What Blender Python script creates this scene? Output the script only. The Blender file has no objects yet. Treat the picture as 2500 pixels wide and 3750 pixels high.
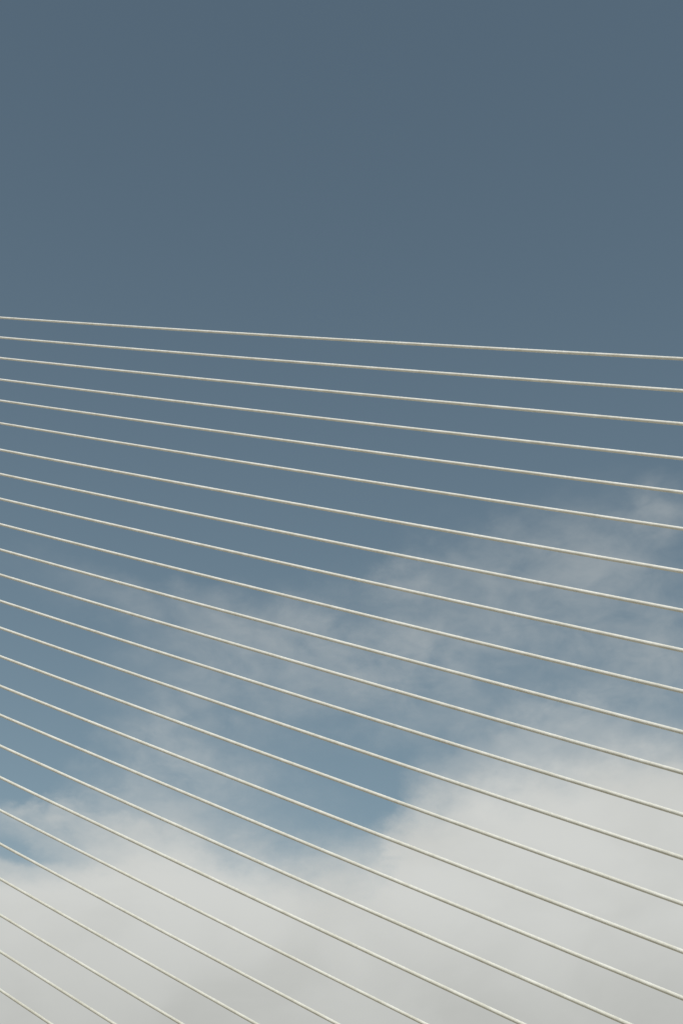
import bpy, math
import numpy as np
from mathutils import Vector

scene = bpy.context.scene
col = scene.collection

# ------------------------------------------------------------------ camera
EYE = 1.65                                     # eye height above the paving
PITCH = 35.0                                   # camera tilted up
cam_data = bpy.data.cameras.new('camera')
cam = bpy.data.objects.new('camera', cam_data)
col.objects.link(cam)
cam_data.sensor_fit = 'VERTICAL'
cam_data.sensor_height = 36.0
cam_data.sensor_width = 24.0
cam_data.lens = 50.0
cam_data.clip_start = 0.1
cam_data.clip_end = 20000.0
cam.location = (0.0, 0.0, EYE)
cam.rotation_euler = (math.radians(90.0 + PITCH), 0.0, 0.0)
scene.camera = cam

# ------------------------------------------------------------------ colour management
scene.view_settings.view_transform = 'Standard'
scene.view_settings.look = 'None'
scene.view_settings.gamma = 1.0
scene.view_settings.use_curve_mapping = False
scene.view_settings.exposure = 0.0

# ------------------------------------------------------------------ sun
SUN = Vector((0.10, -0.728, 0.679)).normalized()      # towards the sun: high, behind the camera
SUN_EL = math.asin(SUN.z)
SUN_AZ = math.atan2(SUN.x, SUN.y)
sun_data = bpy.data.lights.new('sun', 'SUN')
sun_data.energy = 2.8
sun_data.angle = math.radians(0.53)
sun_data.color = (1.0, 0.98, 0.94)
sun = bpy.data.objects.new('sun', sun_data)
col.objects.link(sun)
sun.rotation_euler = SUN.to_track_quat('Z', 'Y').to_euler()
sun.location = SUN * 300.0

# ------------------------------------------------------------------ sky
SKY_STRENGTH = 0.10
world = bpy.data.worlds.new('World')
scene.world = world
world.use_nodes = True
world.cycles.sampling_method = 'MANUAL'
world.cycles.sample_map_resolution = 512
scene.cycles.max_bounces = 5
nt = world.node_tree
nt.nodes.clear()
N, LK = nt.nodes, nt.links


def put(sock, v):
    if isinstance(v, bpy.types.NodeSocket):
        LK.new(v, sock)
    else:
        sock.default_value = v


def math_(op, a, b=0.0, c=0.0, clamp=False):
    n = N.new('ShaderNodeMath'); n.operation = op; n.use_clamp = clamp
    put(n.inputs[0], a); put(n.inputs[1], b); put(n.inputs[2], c)
    return n.outputs[0]


def vmath(op, a, b=(0, 0, 0)):
    n = N.new('ShaderNodeVectorMath'); n.operation = op
    put(n.inputs[0], a); put(n.inputs[1], b)
    return n.outputs[1] if op == 'LENGTH' else n.outputs[0]


def ramp(v, a, b, lo=0.0, hi=1.0, smooth=True):
    n = N.new('ShaderNodeMapRange')
    n.interpolation_type = 'SMOOTHSTEP' if smooth else 'LINEAR'
    n.clamp = True
    put(n.inputs['Value'], v); put(n.inputs['From Min'], a); put(n.inputs['From Max'], b)
    put(n.inputs['To Min'], lo); put(n.inputs['To Max'], hi)
    return n.outputs[0]


def noise(vec, scale, detail=5.0, rough=0.55, dist=0.0, colour=False):
    n = N.new('ShaderNodeTexNoise'); n.noise_dimensions = '3D'
    put(n.inputs['Vector'], vec)
    n.inputs['Scale'].default_value = scale
    n.inputs['Detail'].default_value = detail
    n.inputs['Roughness'].default_value = rough
    n.inputs['Distortion'].default_value = dist
    return n.outputs['Color'] if colour else n.outputs['Fac']


def mapping(vec, loc=(0, 0, 0), rot=(0, 0, 0), sc=(1, 1, 1), kind='POINT'):
    n = N.new('ShaderNodeMapping'); n.vector_type = kind
    put(n.inputs['Vector'], vec)
    n.inputs['Location'].default_value = loc
    n.inputs['Rotation'].default_value = rot
    n.inputs['Scale'].default_value = sc
    return n.outputs[0]


def mixc(f, a, b):
    n = N.new('ShaderNodeMix'); n.data_type = 'RGBA'; n.clamp_factor = True
    put(n.inputs[0], f)
    put(n.inputs[6], a); put(n.inputs[7], b)
    return n.outputs[2]


sky = N.new('ShaderNodeTexSky')
sky.sky_type = 'NISHITA'
sky.sun_disc = False
sky.sun_elevation = SUN_EL
sky.sun_rotation = SUN_AZ
sky.altitude = 0.0
sky.air_density = 1.0
sky.dust_density = 1.2
sky.ozone_density = 1.0
hs = N.new('ShaderNodeHueSaturation')
LK.new(sky.outputs[0], hs.inputs['Color'])
hs.inputs['Hue'].default_value = 0.49
hs.inputs['Saturation'].default_value = 0.60
hs.inputs['Value'].default_value = 0.62
SKY_GAMMA = (1.24, 1.17, 1.08)                  # the camera's tone curve: a little steeper than the plain sky
SKY_GRADE = (1.20, 1.395, 1.41)
sky_col = None

sk = N.new('ShaderNodeSeparateXYZ'); LK.new(hs.outputs[0], sk.inputs[0])
sc_ = N.new('ShaderNodeCombineXYZ')
for q in range(3):
    LK.new(math_('MULTIPLY', math_('POWER', sk.outputs[q], SKY_GAMMA[q]), SKY_GRADE[q]), sc_.inputs[q])
sky_col = sc_.outputs[0]
tc = N.new('ShaderNodeTexCoord')
dirv = vmath('NORMALIZE', tc.outputs['Generated'])
sx = N.new('ShaderNodeSeparateXYZ'); LK.new(dirv, sx.inputs[0])
DX, DY, DZ = sx.outputs
AZ = math_('MULTIPLY', math_('ARCTAN2', DX, DY), math.degrees(1.0) * 0.85)    # compass bearing of a sky point
EL = math_('MULTIPLY', math_('ARCSINE', DZ), math.degrees(1.0))               # its height above the horizon
cb = N.new('ShaderNodeCombineXYZ'); LK.new(AZ, cb.inputs[0]); LK.new(EL, cb.inputs[1])
Q = cb.outputs[0]
# cloud layer: the point where the line of sight meets a flat layer overhead
inv = math_('DIVIDE', 1.0, math_('MAXIMUM', math_('ADD', DZ, 0.12), 0.06))
cp = N.new('ShaderNodeCombineXYZ')
LK.new(math_('MULTIPLY', DX, inv), cp.inputs[0]); LK.new(math_('MULTIPLY', DY, inv), cp.inputs[1])
P = cp.outputs[0]
Pr = mapping(P, (3.1, 1.7, 0.4), (0, 0, math.radians(-14)), (0.8, 1.0, 1.0))

DS = mapping(dirv, (0.7, 0.2, 0.5), (0, math.radians(12), 0), (1.0, 1.0, 1.55))     # wisps a little longer than tall
big = noise(Pr, 1.9, 3.0, 0.5)
wc = noise(DS, 9.0, 4.0, 0.5, 0.0, colour=True)
warp = vmath('MULTIPLY', vmath('SUBTRACT', wc, (0.5, 0.5, 0.5)), (4.0, 3.0, 0.0))
wc2 = noise(DS, 34.0, 7.0, 0.62, 0.0, colour=True)
warp2 = vmath('MULTIPLY', vmath('SUBTRACT', wc2, (0.5, 0.5, 0.5)), (2.6, 2.4, 0.0))
QW = vmath('ADD', vmath('ADD', Q, warp), warp2)

# thin veils and wisps: bearing*0.85, height, half length, half width, tilt, thickness
VEILS = [
    (-6.45, 25.85, 1.6, 1.0, 14, 0.75), (-6.3, 23.9, 2.2, 1.1, 6, 0.85),
    (-5.05, 27.48, 2.65, 1.54, -8, 0.45), (-3.2, 23.7, 1.9, 0.9, -8, 0.36),
    (-9.24, 31.31, 2.91, 0.60, -7, 0.15), (-5.23, 30.41, 3.08, 0.78, -10, 0.40),
    (-1.42, 28.80, 4.38, 1.38, -11, 0.45), (2.79, 28.26, 3.34, 1.38, -3, 0.40),
    (1.48, 30.02, 3.75, 1.04, -7, 0.35), (2.39, 32.27, 1.23, 0.61, 23, 0.50),
    (6.32, 30.86, 4.42, 1.90, 5, 0.45), (5.24, 32.6, 2.3, 0.8, 14, 0.20),
    (9.63, 32.7, 3.2, 1.6, 16, 0.32), (12.95, 34.32, 1.03, 0.77, 21, 0.55),
    (12.25, 30.79, 2.15, 2.19, 12, 0.40), (12.58, 28.52, 1.43, 0.84, -8, 0.45),
    (9.57, 29.38, 2.46, 0.86, -6, 0.30), (7.6, 26.2, 2.5, 0.9, 10, 0.75),
    (10.3, 26.6, 2.3, 0.9, 12, 0.85), (4.32, 25.29, 1.30, 0.67, 18, 0.40),
    (-9.6, 22.25, 2.6, 0.50, -10, 1.5), (-9.9, 22.9, 1.5, 0.40, 18, 0.9),
]
veil = None
for ax, ay, rx, ry, tilt, w in VEILS:
    m = mapping(QW, (ax, ay, 0), (0, 0, math.radians(tilt)), (rx * 2.1, ry * 2.3, 1.0), 'TEXTURE')
    g = ramp(vmath('LENGTH', m), 0.0, 1.0, w * 0.47, 0.0)
    veil = g if veil is None else math_('ADD', veil, g)
# the same broken veil goes on round the rest of the sky, at the same heights
around = math_('MULTIPLY', ramp(math_('ABSOLUTE', AZ), 14.0, 24.0),
               math_('MULTIPLY', ramp(EL, 40.0, 26.0), ramp(big, 0.42, 0.66, 0.0, 0.75)))
veil = math_('ADD', veil, around)
fib = mapping(dirv, (0.1, 0.6, 0.3), (0, math.radians(-28), 0), (1.0, 1.0, 1.9))
fine = math_('ADD', math_('MULTIPLY', noise(DS, 20.0, 8.0, 0.56, 0.5), 0.6),
             math_('MULTIPLY', noise(fib, 40.0, 7.0, 0.56, 0.5), 0.4))
veil = math_('MULTIPLY', veil, ramp(fine, 0.36, 0.66, 0.25, 1.30, smooth=False))
veil = math_('SUBTRACT', 1.0, math_('POWER', 2.718, math_('MULTIPLY', veil, -0.95)))

# the solid bank: everything below a ragged upper edge
EDGE = [(-11.96, 20.83), (-9.75, 21.11), (-7.56, 22.26), (-4.44, 21.92), (-2.08, 21.24), (0.87, 21.42),
        (1.83, 22.49), (3.60, 23.62), (5.53, 24.05), (8.31, 24.65), (10.72, 24.75), (12.54, 24.55)]
fc = N.new('ShaderNodeFloatCurve')
curve = fc.mapping.curves[0]
pts = [(-180.0, 21.5), (-60.0, 22.5), (-25.0, 20.0)] + EDGE + [(25.0, 24.0), (60.0, 21.0), (180.0, 21.5)]
S_AZ = 14.0                                     # squeeze the bearing so the curve keeps its resolution in view
def sq(a): return 0.5 + 0.5 * math.tanh(a / S_AZ)
curve.points[0].location = (sq(pts[0][0]), (pts[0][1] - 15.0) / 15.0)
curve.points[1].location = (sq(pts[-1][0]), (pts[-1][1] - 15.0) / 15.0)
for a, e in pts[1:-1]:
    curve.points.new(sq(a), (e - 15.0) / 15.0)
fc.mapping.update()
sw = N.new('ShaderNodeSeparateXYZ'); LK.new(QW, sw.inputs[0])
AW, EW = sw.outputs[0], sw.outputs[1]
put(fc.inputs['Value'], math_('MULTIPLY_ADD', math_('TANH', math_('DIVIDE', AW, S_AZ)), 0.5, 0.5))
edge_el = math_('MULTIPLY_ADD', fc.outputs[0], 15.0, 15.0)
depth = math_('SUBTRACT', edge_el, math_('ADD', EL, math_('MULTIPLY', math_('SUBTRACT', EW, EL), 0.9)))
bank = ramp(depth, -2.1, 1.9)
gap = mapping(vmath('ADD', Q, vmath('MULTIPLY', warp2, (0.7, 0.35, 0.0))), (-12.0, 21.2, 0), (0, 0, math.radians(-10)), (2.6, 0.60, 1.0), 'TEXTURE')
bank = math_('MULTIPLY', bank, ramp(vmath('LENGTH', gap), 0.25, 1.0, 0.22, 1.0))      # a torn slit in the bank at the far left
cover = math_('SUBTRACT', 1.0, math_('MULTIPLY', math_('SUBTRACT', 1.0, bank), math_('SUBTRACT', 1.0, veil)))

# cloud brightness: sunlit top, thicker and greyer lower down, soft mottling
shade = math_('ADD', math_('MULTIPLY', ramp(noise(DS, 11.0, 5.0, 0.5, 0.4), 0.3, 0.7), 0.30),
              math_('MULTIPLY', ramp(EL, 20.5, 14.0, 0.0, 1.0), 0.60))
cloud_col = mixc(shade, (6.35, 6.47, 6.25, 1), (4.7, 4.8, 4.58, 1))
final = mixc(cover, sky_col, cloud_col)
bg = N.new('ShaderNodeBackground')
bg.inputs['Strength'].default_value = SKY_STRENGTH
LK.new(final, bg.inputs['Color'])
wo = N.new('ShaderNodeOutputWorld')
LK.new(bg.outputs[0], wo.inputs['Surface'])


# ------------------------------------------------------------------ materials
def material(name):
    m = bpy.data.materials.new(name); m.use_nodes = True
    t = m.node_tree
    return m, t, t.nodes['Principled BSDF']


def sheath_material():
    m, t, b = material('white_cable_sheath')
    tcn = t.nodes.new('ShaderNodeTexCoord')
    mp = t.nodes.new('ShaderNodeMapping'); mp.inputs['Scale'].default_value = (1, 1, 1)
    t.links.new(tcn.outputs['Object'], mp.inputs['Vector'])
    n1 = t.nodes.new('ShaderNodeTexNoise'); n1.inputs['Scale'].default_value = 1.3; n1.inputs['Detail'].default_value = 6
    n1.inputs['Roughness'].default_value = 0.65
    t.links.new(mp.outputs[0], n1.inputs['Vector'])
    r = t.nodes.new('ShaderNodeValToRGB')
    r.color_ramp.elements[0].position = 0.30; r.color_ramp.elements[0].color = (0.82, 0.81, 0.77, 1)
    r.color_ramp.elements[1].position = 0.62; r.color_ramp.elements[1].color = (1.0, 1.0, 1.0, 1)
    t.links.new(n1.outputs['Fac'], r.inputs[0])
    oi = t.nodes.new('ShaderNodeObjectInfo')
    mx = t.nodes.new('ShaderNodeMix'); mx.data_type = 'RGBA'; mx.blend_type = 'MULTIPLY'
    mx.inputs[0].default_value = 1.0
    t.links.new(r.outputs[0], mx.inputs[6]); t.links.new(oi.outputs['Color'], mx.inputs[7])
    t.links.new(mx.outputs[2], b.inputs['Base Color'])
    b.inputs['Roughness'].default_value = 0.55
    b.inputs['Diffuse Roughness'].default_value = 0.3
    b.inputs['Specular IOR Level'].default_value = 0.35
    return m


def ground_material():
    m, t, b = material('pale_paving')
    tcn = t.nodes.new('ShaderNodeTexCoord')
    n1 = t.nodes.new('ShaderNodeTexNoise'); n1.inputs['Scale'].default_value = 0.35; n1.inputs['Detail'].default_value = 8
    t.links.new(tcn.outputs['Object'], n1.inputs['Vector'])
    r = t.nodes.new('ShaderNodeValToRGB')
    r.color_ramp.elements[0].position = 0.3; r.color_ramp.elements[0].color = (0.27, 0.24, 0.17, 1)
    r.color_ramp.elements[1].position = 0.7; r.color_ramp.elements[1].color = (0.35, 0.31, 0.22, 1)
    t.links.new(n1.outputs['Fac'], r.inputs[0])
    t.links.new(r.outputs[0], b.inputs['Base Color'])
    b.inputs['Roughness'].default_value = 0.9
    return m


SHEATH = sheath_material()


def mesh_object(name, verts, faces, mat, parent=None, smooth=True):
    me = bpy.data.meshes.new(name)
    me.vertices.add(len(verts)); me.vertices.foreach_set('co', np.asarray(verts, np.float32).ravel())
    k = faces.shape[1]
    me.loops.add(faces.size); me.loops.foreach_set('vertex_index', faces.astype(np.int32).ravel())
    me.polygons.add(len(faces))
    me.polygons.foreach_set('loop_start', np.arange(0, faces.size, k, dtype=np.int32))
    me.polygons.foreach_set('use_smooth', np.full(len(faces), smooth))
    me.update(calc_edges=True); me.validate()
    me.materials.append(mat)
    o = bpy.data.objects.new(name, me)
    col.objects.link(o)
    o.parent = parent
    return o


def grid_faces(rows, cols, close=True):
    i = np.arange(rows - 1)[:, None]
    j = np.arange(cols if close else cols - 1)[None, :]
    j2 = (j + 1) % cols
    a = i * cols + j; b = i * cols + j2; c = (i + 1) * cols + j2; d = (i + 1) * cols + j
    return np.stack([a, b, c, d], -1).reshape(-1, 4)


# ------------------------------------------------------------------ ground
R = 6000.0
ang = np.linspace(0, 2 * math.pi, 65)[:-1]
gv = [(0, 0, 0)] + [(R * math.cos(a), R * math.sin(a), 0) for a in ang]
gf = np.array([(0, 1 + i, 1 + (i + 1) % 64) for i in range(64)])
ground = mesh_object('ground', gv, gf, ground_material(), smooth=False)
ground['kind'] = 'structure'

# ------------------------------------------------------------------ stay cables
# All stays hang in one upright plane, parallel to each other, from the (unseen) pylon up on the left
# down to the deck on the right; each sags a little under its own weight.
PLANE_TURN = math.radians(34.83)
HX = Vector((math.cos(PLANE_TURN), -math.sin(PLANE_TURN), 0.0))     # along the deck, away from the pylon
NX = Vector((math.sin(PLANE_TURN), math.cos(PLANE_TURN), 0.0))      # across the deck, away from the camera
PLANE_DIST = 46.4
SLOPE, SAG = -0.5645, 0.000204
S_PYLON = -84.0
HEIGHTS = [33.942, 32.134, 30.309, 28.460, 26.701, 24.866, 22.777, 20.928, 19.106, 17.286, 15.530, 13.842, 12.133,
           10.434, 8.690, 6.934, 5.273, 3.561, 1.872, 0.167, -1.515, -3.202, -4.886, -6.531, -8.199]
DIAM = [0.146] * 6 + [0.158] * 6 + [0.155] * 4 + [0.150] * 3 + [0.135] * 6
LABELS = [
    'topmost white stay cable, nearly level, only clear blue sky above it',
    'second white stay cable from the top, next below the topmost one',
    'third white stay cable from the top, crossing clear blue sky',
    'fourth white stay cable from the top, crossing clear blue sky',
    'fifth white stay cable from the top, two above the wider gap',
    'sixth white stay cable from the top, just above the slightly wider gap',
    'seventh white stay cable from the top, just below the slightly wider gap',
    'eighth white stay cable from the top, second below the wider gap',
    'ninth white stay cable from the top, entering thin cloud at the right',
    'tenth white stay cable from the top, crossing wispy cloud on its right half',
    'eleventh white stay cable from the top, crossing wispy cloud',
    'twelfth white stay cable from the top, one above the middle stay',
    'middle one of the twenty-five white stay cables, thirteenth from the top',
    'fourteenth white stay cable from the top, one below the middle stay',
    'fifteenth white stay cable from the top, ending over bright cloud at the right',
    'white stay cable second lowest of those reaching the right edge of the view',
    'lowest white stay cable that still reaches the right edge of the view',
    'white stay cable leaving the bottom edge closest to the bottom right corner',
    'seventh white stay cable from the bottom, second from right along the bottom edge',
    'sixth white stay cable from the bottom, crossing the cloud bank',
    'fifth white stay cable from the bottom, starting in the blue gap at the left',
    'fourth white stay cable from the bottom, wholly in front of pale cloud',
    'third white stay cable from the bottom, in front of pale cloud',
    'second lowest white stay cable, in front of grey cloud at lower left',
    'lowest white stay cable, cutting across the bottom left corner',
]
SIDES, STEPS = 28, 90
RIB_PITCH, RIB_TURN_STEPS = 0.52, 13


def frame_at(s, k):
    """points and section axes of a stay's centre line at plane coordinates s"""
    z = k + SLOPE * s + SAG * s * s
    dz = SLOPE + 2 * SAG * s
    h = np.array(HX); n = np.array(NX)
    pts_ = s[:, None] * h + n * PLANE_DIST + z[:, None] * np.array([0, 0, 1.0])
    ln = np.sqrt(1 + dz * dz)
    up = (np.array([0, 0, 1.0]) - dz[:, None] * h) / ln[:, None]
    return pts_, n, up, ln


for i, (k, dia) in enumerate(zip(HEIGHTS, DIAM)):
    # where the stay comes down to the deck
    a, b, c = SAG, SLOPE, k - 0.4
    s_deck = (-b - math.sqrt(b * b - 4 * a * c)) / (2 * a)
    base = HX * s_deck + NX * PLANE_DIST + Vector((0, 0, 0.4))
    org = np.array(base)
    r = dia / 2
    s = np.linspace(S_PYLON, s_deck, STEPS)
    pc, n, up, ln = frame_at(s, k)
    th = np.linspace(0, 2 * math.pi, SIDES, endpoint=False)
    ring = np.cos(th)[None, :, None] * n[None, None, :] + np.sin(th)[None, :, None] * up[:, None, :]
    v = pc[:, None, :] + ring * r - org
    cable = bpy.data.objects.new('stay_cable', None)
    cable.empty_display_size = 0.5
    col.objects.link(cable)
    sheath = mesh_object('sheath', v.reshape(-1, 3), grid_faces(STEPS, SIDES), SHEATH, cable)
    cable.location = base
    cable['label'] = LABELS[i]
    cable['category'] = 'cable'
    cable['group'] = 'parallel stay cables of the bridge'
    # each sheath's tone differs a little; darker and creamier towards the lowest stay
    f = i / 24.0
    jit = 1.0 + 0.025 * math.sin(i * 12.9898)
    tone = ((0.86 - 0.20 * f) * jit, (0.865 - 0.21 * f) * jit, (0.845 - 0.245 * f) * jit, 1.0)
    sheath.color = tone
    # two raised rain ribs wound round the sheath
    length = (s_deck - S_PYLON) * math.sqrt(1 + (SLOPE) ** 2)
    turns = length / RIB_PITCH
    m = int(turns * RIB_TURN_STEPS)
    s2 = np.linspace(S_PYLON, s_deck, m)
    pc2, n, up2, ln2 = frame_at(s2, k)
    for half in (0.0, math.pi):
        ph = -np.linspace(0, 2 * math.pi * turns, m) + half + i * 1.7
        def ringpt(dphi, rad):
            return pc2 + rad * (np.cos(ph + dphi)[:, None] * n + np.sin(ph + dphi)[:, None] * up2) - org
        dw = 0.009 / r
        v2 = np.stack([ringpt(-dw, r * 0.985), ringpt(-dw * 0.4, r + 0.0035),
                       ringpt(dw * 0.4, r + 0.0035), ringpt(dw, r * 0.985)], 1)
        rib = mesh_object('rain_rib', v2.reshape(-1, 3), grid_faces(m, 4, close=False), SHEATH, cable)
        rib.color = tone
